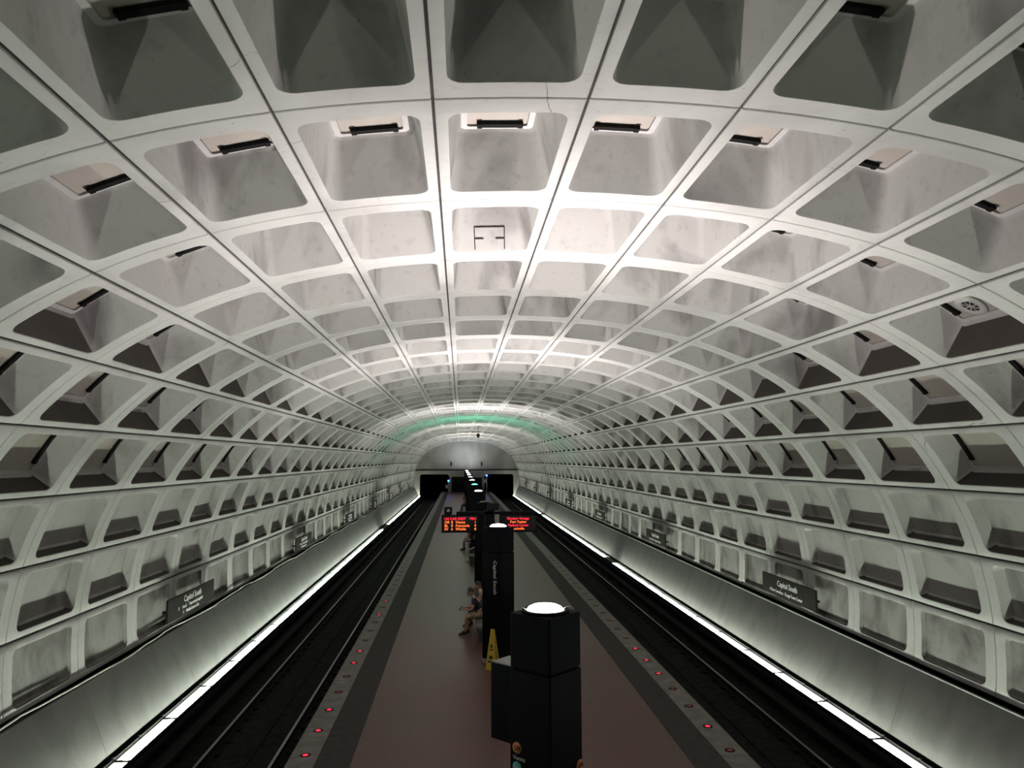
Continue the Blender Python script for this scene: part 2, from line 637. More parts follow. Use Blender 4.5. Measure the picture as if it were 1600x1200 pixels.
for area, k, i, side in near:
    if (i, side) not in _pm:
        V, F, MI = cell_mesh_data(i, side)
        b_ = MB()
        b_.v, b_.f, b_.m, b_.s = V, F, MI, [True] * len(F)
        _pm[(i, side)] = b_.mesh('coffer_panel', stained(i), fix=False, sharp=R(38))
        if ROWS[i][4]:
            V, F = bar_data(i, side)
            _bm[(i, side)] = MB().add(V, F).mesh('vent_slot', 'black')
    o = obj('coffer_panel', _pm[(i, side)], ceiling, (XC, Y0 + k * U, 0))
    panel_objs[(k, i, side)] = o
    if ROWS[i][4]:
        obj('vent_slot', _bm[(i, side)], o)
FV, FF, FM, BV, BF = [], [], [], [], []
_cd, _bd = {}, {}
for area, k, i, side in far:
    if (i, side) not in _cd:
        V, F, MI = cell_mesh_data(i, side)
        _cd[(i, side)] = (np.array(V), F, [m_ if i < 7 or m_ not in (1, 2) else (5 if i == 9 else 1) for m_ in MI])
        if ROWS[i][4]:
            V, F = bar_data(i, side)
            _bd[(i, side)] = (np.array(V), F)
    V, F, MI = _cd[(i, side)]
    o = len(FV)
    FV.extend((V + np.array((XC, Y0 + k * U, 0))).tolist())
    FF.extend([tuple(q + o for q in f) for f in F])
    FM.extend(MI)
    if ROWS[i][4]:
        V, F = _bd[(i, side)]
        o = len(BV)
        BV.extend((V + np.array((XC, Y0 + k * U, 0))).tolist())
        BF.extend([tuple(q + o for q in f) for f in F])
b_ = MB()
b_.v, b_.f, b_.m, b_.s = FV, FF, FM, [True] * len(FF)
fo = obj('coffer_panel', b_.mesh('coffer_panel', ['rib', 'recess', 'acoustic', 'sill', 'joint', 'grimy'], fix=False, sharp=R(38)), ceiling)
fo['kind'] = 'stuff'
fb = MB().add(BV, BF).build('vent_slot', 'black', fo)
fb['kind'] = 'stuff'

# ------------------------------------------------------------------ end wall with tunnel portals
mb = MB()
ZL = 3.42                                      # string course


def halfx(z):
    zz = _Z[:2500]
    return float(np.interp(-z, -zz, _X[:2500]))


up_poly = [(XC + vault(s, 0.3)[0], vault(s, 0.3)[1]) for s in np.linspace(-9.4, 9.4, 41)]
zcut = up_poly[0][1]
mb.prism(up_poly, YEND, YEND + 0.8)
wall_end = mb.build('wall_end', 'endwall')
tag(wall_end, 'blank concrete end wall above the tunnel mouths', kind='structure')
# lower part: piers and lintel around two rounded portals
P_IN, P_OUT, P_TOP = 2.75, 7.35, 2.75


def arch(x0, x1, zt, r=0.45):
    p = [(x0, -1.3)]
    for k in range(7):
        t = R(180 - 15 * k)
        p.append((x0 + r + r * math.cos(t), zt - r + r * math.sin(t)))
    for k in range(7):
        t = R(90 - 15 * k)
        p.append((x1 - r + r * math.cos(t), zt - r + r * math.sin(t)))
    p.append((x1, -1.3))
    return p


lm = MB()
for sg in (-1, 1):
    ar = arch(P_IN, P_OUT, P_TOP)
    # lintel over the portal and its outer pier, fanned from the arch points to the outline
    n = len(ar)
    outer = []
    for x, z in ar:
        if z <= -1.29:
            outer.append((x, z))
        else:
            outer.append((x, zcut + 0.02))
    front = [(XC + sg * x, YEND + .02, z) for x, z in ar] + [(XC + sg * x, YEND + .02, z) for x, z in outer]
    back = [(x, y + 0.9, z) for x, y, z in front]
    fs = []
    for k in range(1, n - 2):
        fs.append((k, k + 1, n + k + 1, n + k))
        fs.append((k, k + 1, 2 * n + k + 1, 2 * n + k))
    fs.append((0, 1, 2 * n + 1, 2 * n))
    fs.append((n - 2, n - 1, 3 * n - 1, 3 * n - 2))
    lm.add(front + back, fs)
    # outer pier
    pz = np.linspace(-1.3, zcut + .02, 12)
    poly = [(XC + sg * P_OUT, -1.3), (XC + sg * P_OUT, zcut + .02)] + [(XC + sg * (halfx(max(z, 0.0)) + .3), z) for z in pz[::-1]]
    lm.prism(poly, YEND + .02, YEND + .92)
lm.prism([(XC - P_IN, -1.3), (XC + P_IN, -1.3), (XC + P_IN, zcut + .02), (XC - P_IN, zcut + .02)], YEND + .02, YEND + .92)
lm.build('portal_wall', 'endwall', wall_end)
MB().box(XC - 8.1, XC + 8.1, YEND - .10, YEND + .05, ZL - .09, ZL + .09).build('string_course', 'platside', wall_end)
MB().box(XC - 2.4, XC - .15, YEND - .05, YEND + .06, 0.0, 2.35).build('service_door', 'black', wall_end)
MB().box(XC + .15, XC + 2.4, YEND - .05, YEND + .06, 0.0, 2.2).build('service_door', 'platside', wall_end)
MB().box(XC - 2.5, XC + 2.5, YEND - .14, YEND + .04, 2.42, 2.52).build('door_header', 'plinth', wall_end)
for sg in (-1, 1):
    a = MB()
    for x0, x1, z0, z1 in ((P_IN, P_IN + .02, -1.3, 2.8), (P_OUT - .02, P_OUT, -1.3, 2.8), (P_IN, P_OUT, 2.78, 2.8)):
        xa, xb = sorted((XC + sg * x0, XC + sg * x1))
        a.box(xa, xb, YEND + .9, YEND + 30, z0, z1)
    xa, xb = sorted((XC + sg * P_IN, XC + sg * P_OUT))
    a.box(xa, xb, YEND + 30, YEND + 30.2, -1.3, 2.8)
    a.build('tunnel_lining', 'tunnel', wall_end)
for x, z in ((-2.55, 4.35), (2.2, 4.35)):
    MB().box(XC + x, XC + x + .22, YEND - .25, YEND, z - .3, z + .3).build('wall_speaker', 'black', wall_end)

# back wall and the mezzanine that carries the viewer
tag(MB().prism([(XC + vault(s, 0.3)[0], vault(s, 0.3)[1]) for s in np.linspace(-12.4, 12.4, 51)], YBACK - .5, YBACK).build('wall_back', 'endwall'),
    'plain concrete wall closing the vault', kind='structure')
tag(MB().box(XC - 3.6, XC + 3.6, YBACK, 0.75, 3.05, 3.40).build('mezzanine_floor', 'lowwall'), 'concrete mezzanine floor', kind='structure')
tag(MB().box(XC - 3.6, XC + 3.6, 0.55, 0.75, 3.40, 4.35).build('wall_mezzanine', 'lowwall'), 'concrete mezzanine parapet', kind='structure')

# ------------------------------------------------------------------ platform
PW = 3.915
floor = MB().box(XC - PW + .48 + .60, XC + PW - .48 - .60, YBACK, YEND, -.30, 0).build('floor', 'tile')
tag(floor, 'dark red hexagonal tile platform floor', kind='structure')
for sg in (-1, 1):
    xa, xb = sorted((XC + sg * (PW - .48), XC + sg * (PW - 1.08)))
    MB().box(xa, xb, YBACK, YEND, -.30, 0.0).build('edge_band', 'band', floor)
    # granite edge slabs, one per edge light as far as they can be told apart
    xa, xb = sorted((XC + sg * (PW - .48), XC + sg * PW))
    me = MB().box(xa + .002, xb - .002, .004, 1.176, -.24, .004).mesh('granite_slab', 'granite')
    ys0 = 12.5 - .59
    for q in range(-2, 42):
        obj('granite_slab', me, floor, (0, ys0 + q * 1.18, 0))
    MB().box(xa, xb, ys0 + 42 * 1.18, YEND, -.24, .002).build('granite_slab', 'granite', floor)
    MB().box(xa, xb, YBACK, ys0 - 2 * 1.18, -.24, .002).build('granite_slab', 'granite', floor)
    xa, xb = sorted((XC + sg * (PW - .55), XC + sg * (PW - .75)))
    MB().box(xa, xb, YBACK, YEND, -1.3, -.30).build('platform_side', 'platside', floor)

# manhole ring in the floor
mh = MB()
px, py = 2.28, 12.15
mh.lathe([(.36, 0.0), (.36, .004), (.375, .004), (.375, 0)], 32, (px, py, 0.001))
tag(mh.build('manhole_cover', 'platside'), 'round dark access cover set flush in the red tiles', 'cover')

# red edge lights
lensm = MB().lathe([(.048, 0), (.045, .006), (.024, .010)], 16).mesh('lens', 'red')
lensd = MB().lathe([(.048, 0), (.045, .006), (.024, .010)], 16).mesh('lens', 'reddim')
ringm = MB().lathe([(.095, 0), (.092, .005), (.052, .006), (.05, .002)], 20).mesh('ring', 'black')
LIT = {-1: {0, 1, 2, 3, 6, 7, 11, 13}, 1: {2, 5, 6, 7}}
for sg in (-1, 1):
    for q in range(-1, 24):
        lit = q in LIT[sg]
        nm = 'left' if sg < 0 else 'right'
        o = thing('platform_edge_light',
                  ('glowing red light' if lit else 'unlit red light') + ' set in the granite edge beside the ' +
                  ('Vienna-bound track' if sg < 0 else 'New Carrollton-bound track'),
                  'edge light', (XC + sg * (PW - .25), 12.5 + q * 1.18 - (0 if sg < 0 else .35), .0045), 0,
                  ('lit' if lit else 'unlit') + ' edge lights on the ' + nm + ' platform edge')
        obj('ring', ringm, o)
        obj('lens', lensm if lit else lensd, o)

# ------------------------------------------------------------------ trackway
tb = MB()
for sg in (-1, 1):
    xa, xb = sorted((XC + sg * 3.2, XC + sg * 7.55))
    tb.box(xa, xb, YBACK, YEND + 30, -1.42, -1.24)
    # low kerb of the drain and the cable trough
    xa, xb = sorted((XC + sg * 5.42, XC + sg * 5.68))
    tb.box(xa, xb, YBACK, YEND + 30, -1.24, -1.20)
tag(tb.build('floor_trackbed', 'trackbed'), 'black grimy concrete trackbed', kind='structure')

RAIL = [(-.075, 0), (.075, 0), (.075, .02), (.012, .035), (.012, .13), (.037, .145), (.037, .175), (-.037, .175), (-.037, .145), (-.012, .13), (-.012, .035), (-.075, .02)]
rl = {(-1, 4.80): 'steel running rail beside the Vienna platform edge', (-1, 6.29): 'steel running rail on the Vienna side below the wall lights',
      (1, 4.80): 'steel running rail tucked under the New Carrollton platform edge', (1, 6.29): 'steel running rail on the New Carrollton side below the wall lights'}
for (sg, x), lab in rl.items():
    t = thing('running_rail', lab, 'rail', (XC + sg * x, YBACK, -1.20), 0, 'running rails')
    a = MB().prism(RAIL, 0, YEND + 30 - YBACK)
    a.build('rail_bar', 'rust', t)
    MB().box(-.03, .03, 0, YEND + 30 - YBACK, .1755, .178).build('rail_head', 'steel', t)
    fx = MB()
    for q in range(0, 150):
        fx.box(-.16, .16, q * .75, q * .75 + .2, -.04, .008)
    f_ = fx.build('rail_fastener', 'rust', t)
    f_['kind'] = 'stuff'
for sg in (-1, 1):
    t = thing('third_rail', 'covered third rail beside the ' + ('Vienna-bound' if sg < 0 else 'New Carrollton-bound') + ' track', 'third rail', (XC + sg * 6.92, YBACK, -1.24), 0, 'third rails')
    MB().box(-.04, .04, 0, YEND - YBACK, .12, .24).build('conductor', 'rust', t)
    MB().prism([(-.14, .30), (.14, .30), (.14, .34), (0, .37), (-.14, .34)], 0, YEND - YBACK).build('cover_board', 'platside', t)
    st = MB()
    for q in range(0, 56):
        st.box(-.05, .05, q * 2.3, q * 2.3 + .12, 0, .30)
    s_ = st.build('stand', 'rust', t)
    s_['kind'] = 'stuff'

# ------------------------------------------------------------------ track walls, wall lights
WZ0, WZ1, WX0, WX1 = -.47, .83, 7.61, 8.12
OFF = {-1: {24, 25}, 1: {15, 30}}
for sg in (-1, 1):
    wall = MB().prism([(XC + sg * 7.565, -1.42), (XC + sg * 8.6, -1.42), (XC + sg * 8.6, .60), (XC + sg * 8.25, .60), (XC + sg * 7.75, -.62), (XC + sg * 7.565, -.62)], YBACK, YEND + .1).build('wall_left' if sg < 0 else 'wall_right', 'platside')
    tag(wall, 'sloping grey concrete track wall under the coffers', kind='structure')
    poly = [(WX0, WZ0), (WX1, WZ1), (WX1 + .12, WZ1), (WX1 + .12, WZ1 - .06), (WX0 + .10, WZ0)]
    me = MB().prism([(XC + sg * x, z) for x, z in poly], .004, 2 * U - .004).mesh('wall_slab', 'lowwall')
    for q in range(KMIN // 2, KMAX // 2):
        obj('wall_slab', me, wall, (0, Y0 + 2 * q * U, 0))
    # thin lip along the head of the wall
    MB().box(*sorted((XC + sg * (WX1 - .01), XC + sg * (WX1 + .03))), YBACK, YEND, WZ1, WZ1 + .025).build('wall_lip', 'greymetal' if sg > 0 else 'platside', wall)
    MB().box(*sorted((XC + sg * 7.10, XC + sg * 7.58)), YBACK, YEND, -.72, -.635).build('trim_1' if sg < 0 else 'trim_2', 'platside')['kind'] = 'structure'
    hm = MB()
    xa, xb = sorted((XC + sg * 7.165, XC + sg * 7.50))
    hm.box(xa, xb, .02, U - .02, -.635, -.60)
    hm.box(xa, xa + .015, .02, U - .02, -.60, -.575)
    hm.box(xb - .015, xb, .02, U - .02, -.60, -.575)
    hm.box(*sorted((XC + sg * 7.150, XC + sg * 7.164)), .004, U - .004, -.635, -.52)  # track-side lip added to cut low light towards the opposite wall and floor
    hm.box(*sorted((XC + sg * 7.50, XC + sg * 7.515)), .02, U - .02, -.635, -.52)
    hm.box(xa, xb, .004, .06, -.635, -.565)
    hmesh = hm.mesh('housing', 'black')
    cc = MB().box(*sorted((XC + sg * 7.25, XC + sg * 7.36)), .09, U - .05, -.58, -.574).mesh('tube', 'strip')
    dm = MB().box(xa + .016, xb - .016, .062, U - .004, -.599, -.58)
    dl, dof = dm.mesh('diffuser', 'glow'), dm.mesh('diffuser', 'stripoff')
    xa2, xb2 = sorted((XC + sg * 7.50, XC + sg * 7.555))
    bmesh_ = MB().box(xa2, xb2, -.02, .03, -.635, -.50).mesh('bracket', 'black')
    for k in range(-3, KMAX):
        off = k in OFF[sg]
        t = thing('trackside_strip_light',
                  ('dark burnt-out' if off else 'glowing white') + ' fluorescent strip light at the foot of the ' + ('Vienna-side' if sg < 0 else 'New Carrollton-side') + ' track wall',
                  'strip light', (0, Y0 + k * U, 0), 0,
                  ('unlit' if off else 'lit') + ' strip lights along the ' + ('left' if sg < 0 else 'right') + ' track wall')
        obj('housing', hmesh, t)
        obj('diffuser', dof if off else dl, t)
        if not off:
            obj('tube', cc, t)
        obj('bracket', bmesh_, t, (0, .03, 0))
        obj('bracket', bmesh_, t, (0, U / 2, 0))

# sagging pale cable along the head of the left wall
pts = []
rnd = random.Random(3)
y = YBACK
while y < YEND - 1:
    pts.append((XC - WX1 - .01 + .02 * rnd.random(), y, WZ1 + .055 + .035 * math.sin(y * 1.05) + .03 * rnd.random()))
    y += 0.6
tag(MB().tube(pts, .016, 6).build('wall_cable', 'cable'), 'pale sagging cable running along the head of the Vienna-side track wall', 'cable')

# ------------------------------------------------------------------ station name signs on the walls
def wall_sign(sg, y0, first):
    x = XC + sg * 8.04
    yl = 3.38
    side = 'Vienna-side' if sg < 0 else 'New Carrollton-side'
    t = thing('station_name_sign', 'dark brown station name sign with white lettering on the ' + side + ' wall', 'sign', (x, y0, 1.14), 0,
              'name signs on the ' + ('left' if sg < 0 else 'right') + ' wall')
    MB().box(-.025, .025, 0, yl, 0, .55).build('plate', 'signbrown', t)
    for yy in (.25, yl - .25):
        MB().box(*sorted((sg * .025, sg * .19)), yy - .03, yy + .03, .2, .26).build('bracket', 'black', t)
    nx = -sg * .027
    right = (0, -sg, 0)
    up = (0, 0, 1)
    yc = yl / 2
    put_text('lettering', 'Capitol South', .23, (nx, yc, .29 if sg > 0 else .33), right, up, 'white', t, 'CENTER')
    if sg > 0:
        put_text('lettering', 'New Carrollton     Largo Town Center', .125, (nx, yc - .1 * sg * -1 - .02, .10), right, up, 'white', t, 'CENTER')
        marks = [(-1.13, .10), (-.13, .10)]
    else:
        put_text('lettering', 'Vienna     Franconia-Springfield', .12, (nx, yc, .185), right, up, 'white', t, 'CENTER')
        put_text('lettering', 'Wiehle-Reston East', .12, (nx, yc, .05), right, up, 'white', t, 'CENTER')
        marks = [(-.98, .185), (-.48, .185), (-.66, .05)]
    for a, z in marks:
        yy = yc + a * right[1]
        MB().box(*sorted((nx, nx - sg * .003)), yy - .04, yy + .04, z, z + .085).build('line_marker', 'greymetal', t)


for sg in (-1, 1):
    for q in range(7):
        wall_sign(sg, 19.0 + 14.16 * q, q == 0)

# ------------------------------------------------------------------ pylons
PX, PH, HD = 0.97, 3.34, 0.415
LAMPS = [('white', PYLON_L, (1.0, .90, .90)), ('white', PYLON_L * 1.0, (1.0, .91, .91)), ('dead', 0, None), ('white', PYLON_L * 1.1, (1.0, .96, .94)),
         ('green', PYLON_L * .55, (.10, 1.0, .55)), ('white', PYLON_L * .9, (1, .95, .92)), ('dim', PYLON_L * .35, (1, .95, .92)),
         ('white', PYLON_L * .9, (1, .95, .92)), ('white', PYLON_L * .8, (1, .97, .95)), ('dim', PYLON_L * .4, (.9, .95, 1)), ('white', PYLON_L * .6, (.85, .92, 1))]


def diamond(h):
    return [(0, -h), (h, 0), (0, h), (-h, 0)]


def bev(h, c=.03):
    p = []
    for (x, y), (a, b) in zip(diamond(h), [((-1, 1), (1, 1)), ((-1, -1), (-1, 1)), ((1, -1), (-1, -1)), ((1, 1), (1, -1))]):
        k = c * .7071
        p.append((x + a[0] * k, y + a[1] * k))
        p.append((x + b[0] * k, y + b[1] * k))
    return p


body = MB()
for z0, z1, h in ((.10, .80, HD), (.812, 2.70, HD)):
    body.prism(bev(h, .02), z0, z1, axis='Z')
body.prism(bev(HD - .015, .02), .78, .83, axis='Z')
body_me = body.mesh('shaft', 'bronze')
plin_me = MB().prism(bev(HD + .02, .02), 0, .10, axis='Z').mesh('plinth', 'plinth')
cap = MB().prism(bev(HD - .03, .02), 2.69, 2.73, axis='Z').prism(bev(HD - .006, .02), 2.73, PH - .02, axis='Z')
cap_me = cap.mesh('lamp_head', 'bronze2')
rim_me = MB().lathe([(.27, PH - .02), (.27, PH + .012), (.222, PH + .012), (.215, PH - .02)], 32).mesh('rim', 'black')
handle_me = MB().tube([(.20, .02, PH), (.25, .02, PH + .035), (.31, .01, PH + .03), (.345, -.0, PH - .02)], .004, 6).tube([(-.21, .02, PH), (-.25, .02, PH + .03), (-.29, .01, PH + .0)], .004, 6).mesh('wire_guard', 'chrome')
P_LABEL = ['dark bronze platform pylon with line roundels and a dazzling uplight', 'dark bronze pylon lettered Capitol South beside the yellow floor sign',
           'dark bronze pylon with a dead uplight behind the departure board', 'dark bronze pylon with a bright white uplight beyond the departure board',
           'dark bronze pylon whose uplight glows green', 'dark bronze pylon with a bright uplight just past the green one']
for q in range(11):
    kind, L, col = LAMPS[q]
    lab = P_LABEL[q] if q < 6 else 'small dark bronze uplight pylon in the row towards the end wall'
    t = thing('platform_pylon', lab, 'pylon', (PX, 8.72 + 10.7 * q, 0), 0, 'uplight pylons along the platform')
    obj('plinth', plin_me, t)
    sh = obj('shaft', body_me, t)
    hd = obj('lamp_head', cap_me, t)
    obj('rim', rim_me, hd)
    if kind == 'dead':
        lm_ = simple('dead_lens', (.05, .05, .05), .3)
    else:
        lm_ = simple('uplight_lens', (.8, .8, .8), .5, emit=col, strength=14 if kind == 'white' else 4)
    MB().lathe([(.212, PH - .02), (.212, PH + .005), (.19, PH + .035), (.14, PH + .058), (.07, PH + .07), (.02, PH + .072)], 32).build('lens', lm_, hd)
    if kind != 'dead':
        ld = bpy.data.lights.new('uplight', 'AREA')
        ld.shape = 'DISK'
        ld.size = .38
        ld.spread = R(150)
        ld.energy = L
        ld.color = col
        lo = obj('uplight', ld, t, (0, 0, PH + .08))
        lo.rotation_euler = (math.pi - R(18), 0, 0)
    if kind == 'dead':
        MB().lathe([(.03, PH + .006), (.03, PH + .03), (.015, PH + .045)], 12, (-.07, -.1, 0)).build('pilot_lamp', simple('pilot', (.8, .8, .8), .4, emit=(1, 1, 1), strength=8), hd)
    if q == 0:
        obj('wire_guard', handle_me, hd)
        # roundels and destinations, on the two faces that look towards the tracks
        for fx, nm1, nm2, zz in ((-1, 'Vienna', 'Franconia-', 1.875), (1, 'New', None, 1.66)):
            rv = Vector((1, -1, 0)).normalized() if fx < 0 else Vector((1, 1, 0)).normalized()
            nv = Vector((-1, -1, 0)).normalized() if fx < 0 else Vector((1, -1, 0)).normalized()
            org = Vector((-HD, 0, 0)) if fx < 0 else Vector((0, -HD, 0))
            st = .05 if fx < 0 else .455
            for dz, mt_, tx, nm in ((0, 'orange', 'OR', nm1), (-.205, 'teal', 'BL', nm2)):
                c = org + rv * (st + .065) + nv * .003 + Vector((0, 0, zz + dz))
                mt = Matrix(((rv.x, 0, nv.x, c.x), (rv.y, 0, nv.y, c.y), (0, 1, 0, c.z), (0, 0, 0, 1)))
                MB().lathe([(.062, -.002), (.062, .003)], 24, mat=mt).build('line_roundel', mt_, sh)
                p = c + nv * .004 - rv * .042 - Vector((0, 0, .022))
                put_text('lettering', tx, .07, p, rv, (0, 0, 1), 'signbrown' if dz == 0 else 'white', sh)
                p = org + rv * (st + .005) + nv * .004 + Vector((0, 0, zz + dz - .125))
                if nm:
                    put_text('lettering', nm, .066, p, rv, (0, 0, 1), 'white', sh)
            if fx < 0:
                p = org + rv * (st + .005) + nv * .004 + Vector((0, 0, zz - .41))
                put_text('lettering', 'Springfield', .072, p, rv, (0, 0, 1), 'white', sh)
        # display box hung on the far left face
        mt = Matrix.Translation((-HD / 2 - .10, HD / 2 + .02, 0)) @ Matrix.Rotation(R(45), 4, 'Z')
        bx = MB().prism([(-.16, 1.86), (.16, 1.86), (.16, 2.70), (-.16, 2.70)], -.30, .26, mat=mt).build('display_box', 'bronze2', t)
        MB().box(-.155, .155, -.295, .255, 2.701, 2.715, mat=mt).build('box_top', 'palegreen', bx)
    if q == 1:
        rv = Vector((0, 0, -1))
        p = Vector((-HD, 0, 0)) + Vector((1, -1, 0)).normalized() * .40 + Vector((-1, -1, 0)).normalized() * .003 + Vector((0, 0, 2.53))
        put_text('lettering', 'Capitol South', .15, p, rv, (1, -1, 0), 'white', sh)

# ------------------------------------------------------------------ departure board
LED = simple('led_red', (.2, 0, 0), .5, emit=(1.0, .02, .05), strength=2.2)
LEDO = simple('led_orange', (.2, .05, 0), .5, emit=(1.0, .16, .03), strength=2.6)
M['led'], M['ledo'] = LED, LEDO
DY = 25.5
t = thing('departure_board', 'black twin departure board with red and orange lettering on a central post', 'sign', (PX, DY, 0))
MB().box(-.14, .14, -.02, .26, 0, 3.34).build('post', 'black', t)
MB().box(-1.10, 1.58, -.02, .10, 3.21, 3.31).build('beam', 'black', t)
cases = {}
for sg, nm in ((-1, 'l'), (1, 'r')):
    xa, xb = sorted((sg * .35, sg * 1.585))
    c = MB().box(xa, xb, -.10, .22, 2.63, 3.205).box(xa - .015, xb + .015, -.12, -.10, 2.63, 2.65).box(xa - .015, xb + .015, -.12, -.10, 3.185, 3.205).build('display_case', 'black', t)
    MB().box(xa + .03, xb - .03, -.105, -.10, 2.67, 3.17).build('screen', 'screen', c)
    cases[sg] = c
    for hx in (xa + .25, xb - .25):
        MB().box(hx - .02, hx + .02, .03, .07, 3.20, 3.23).build('hanger', 'black', t)
rows = [('LN CAR DEST', 'MIN', 'led'), ('OR 8 Vienna', '1', 'ledo'), ('BL 8 Franconia', '4', 'ledo'), ('SV 6 Wiehle', '8', 'ledo')]
for r_, (a, b, mt_) in enumerate(rows):
    z = 3.045 - r_ * .112
    cx = 0
    parts = a.split(' ')
    for x, s_ in zip((-1.49, -1.27, -1.12) if r_ else (-1.49, -1.31, -1.05), parts):
        put_text('lettering', s_, .118, (x, -.107, z), (1, 0, 0), (0, 0, 1), mt_, cases[-1])
    put_text('lettering', b, .118, (-.44, -.107, z), (1, 0, 0), (0, 0, 1), mt_, cases[-1], 'RIGHT')
for r_, (a, mt_) in enumerate((('Elevator Outage', 'led'), ('Fort Totten', 'ledo'), ('Medical Center', 'led'), ('Rockville', 'ledo'))):
    put_text('lettering', a, .112, (.97, -.107, 3.045 - r_ * .112), (1, 0, 0), (0, 0, 1), mt_, cases[1], 'CENTER')
# camera and loudspeaker that ride on the beam
a = thing('security_camera', 'small black camera box on top of the departure board', 'camera', (PX - 1.37, DY, 3.207))
MB().box(-.13, .13, -.12, .18, 0.02, .26).build('housing', 'black', a)
MB().lathe([(.05, 0), (.05, .02), (.03, .025)], 16, mat=Matrix.Translation((.01, -.12, .15)) @ Matrix.Rotation(R(90), 4, 'X')).build('lens', 'greymetal', a)
MB().box(-.04, .04, -.02, .06, 0, .02).build('foot', 'black', a)
a = thing('loudspeaker_box', 'dark box on top of the departure board post', 'loudspeaker', (PX + .14, DY + .1, 3.34))
MB().box(-.19, .19, -.14, .14, 0, .24).build('body', 'black', a)
MB().box(-.16, .16, -.145, -.14, .03, .21).build('grille', 'platside', a)

# ------------------------------------------------------------------ yellow floor sign
t = thing('wet_floor_sign', 'yellow folding wet floor sign standing before the Capitol South pylon', 'sign', (.80, 18.76, 0), R(-30))
t.scale = (.88, .88, .98)
for sg in (-1, 1):
    vs = []
    for y_, z_ in ((sg * .15, 0), (sg * .02, .94)):
        hw = .155 if z_ == 0 else .055
        for x_ in (-hw, hw):
            for d_ in (0, .018):
                vs.append((x_, y_ - sg * d_, z_))
    fm = MB().add(vs, [(0, 2, 6, 4), (1, 5, 7, 3), (0, 4, 5, 1), (2, 3, 7, 6), (0, 1, 3, 2), (4, 6, 7, 5)]).build('panel', 'yellow', t)
    n = Vector((0, sg * .94, .13)).normalized()
    for zc, hw, hh, shape in ((.58, .055, .05, 3), (.48, .06, .016, 4), (.30, .05, .04, 4), (.20, .085, .02, 4)):
        yc = sg * (.15 - .13 * zc / .94)
        up = Vector((0, -sg * .13, .94)).normalized()
        c0 = Vector((0, yc, zc)) + n * .002
        if shape == 3:
            pts = [c0 + Vector((-hw, 0, 0)) - up * hh, c0 + Vector((hw, 0, 0)) - up * hh, c0 + up * hh]
        else:
            pts = [c0 + Vector((-hw, 0, 0)) - up * hh, c0 + Vector((hw, 0, 0)) - up * hh, c0 + Vector((hw, 0, 0)) + up * hh, c0 + Vector((-hw, 0, 0)) + up * hh]
        k = len(pts)
        MB().add(pts + [p + n * .002 for p in pts], [tuple(range(k)), tuple(range(k, 2 * k))] + [(i, (i + 1) % k, k + (i + 1) % k, k + i) for i in range(k)]).build('warning_print', 'blackprint', fm)
MB().box(-.05, .05, -.03, .03, .93, .955).build('hinge', 'yellow', t)

# ------------------------------------------------------------------ benches
def bench(y0, y1, label):
    t = thing('platform_bench', label, 'bench', (.72, y0, 0), 0, 'platform benches')
    MB().box(-.26, .26, 0, y1 - y0, .36, .45).build('seat', 'granbench', t)
    for yy in (.35, (y1 - y0) / 2, y1 - y0 - .35):
        MB().box(-.2, .2, yy - .12, yy + .12, 0, .36).build('support', 'granbench', t)


bench(21.2, 25.0, 'low dark stone bench under the man with the phone')
bench(36.6, 39.6, 'low dark stone bench behind the dead-lamp pylon')
bench(42.0, 45.6, 'low dark stone bench under the person in grey')
bench(74.2, 77.8, 'low dark stone bench under the two distant seated people')

# ------------------------------------------------------------------ people, all seated and facing the left track
def skin_mesh(name, verts, edges, radii, mat, sub=1, root=0):
    me = bpy.data.meshes.new(name)
    me.from_pydata(verts, edges, [])
    o = bpy.data.objects.new(name, me)
    COL.objects.link(o)
    md = o.modifiers.new('skin', 'SKIN')
    md.use_smooth_shade = True
    for k, r_ in enumerate(radii):
        sv = me.skin_vertices[0].data[k]
        sv.radius = (r_, r_) if not isinstance(r_, tuple) else r_
        sv.use_root = (k == root)
    s_ = o.modifiers.new('sub', 'SUBSURF')
    s_.levels = s_.render_levels = sub
    dg = bpy.context.evaluated_depsgraph_get()
    out = bpy.data.meshes.new_from_object(o.evaluated_get(dg))
    bpy.data.objects.remove(o)
    out.materials.clear()
    out.materials.append(M[mat] if isinstance(mat, str) else mat)
    for p in out.polygons:
        p.use_smooth = True
    return out


def ell_mesh(name, c, rx, ry, rz, mat, cut=None, seg=20, rings=14, rot=None):
    bm = bmesh.new()
    bmesh.ops.create_uvsphere(bm, u_segments=seg, v_segments=rings, radius=1)
    for v in bm.verts:
        co = v.co.copy()
        v.co = Vector((co.x * rx, co.y * ry, co.z * rz))
    if cut:
        bmesh.ops.delete(bm, geom=[v for v in bm.verts if cut(v.co)], context='VERTS')
    mt = Matrix.Translation(c)
    if rot is not None:
        mt = mt @ rot
    bm.transform(mt)
    me = bpy.data.meshes.new(name)
    bm.to_mesh(me)
    bm.free()
    me.materials.append(M[mat] if isinstance(mat, str) else mat)
    for p in me.polygons:
        p.use_smooth = True
    return me


def join_meshes(name, meshes):
    bm = bmesh.new()
    for me in meshes:
        bm.from_mesh(me)
    out = bpy.data.meshes.new(name)
    bm.to_mesh(out)
    bm.free()
    for mt in meshes[0].materials:
        out.materials.append(mt)
    for p in out.polygons:
        p.use_smooth = True
    return out


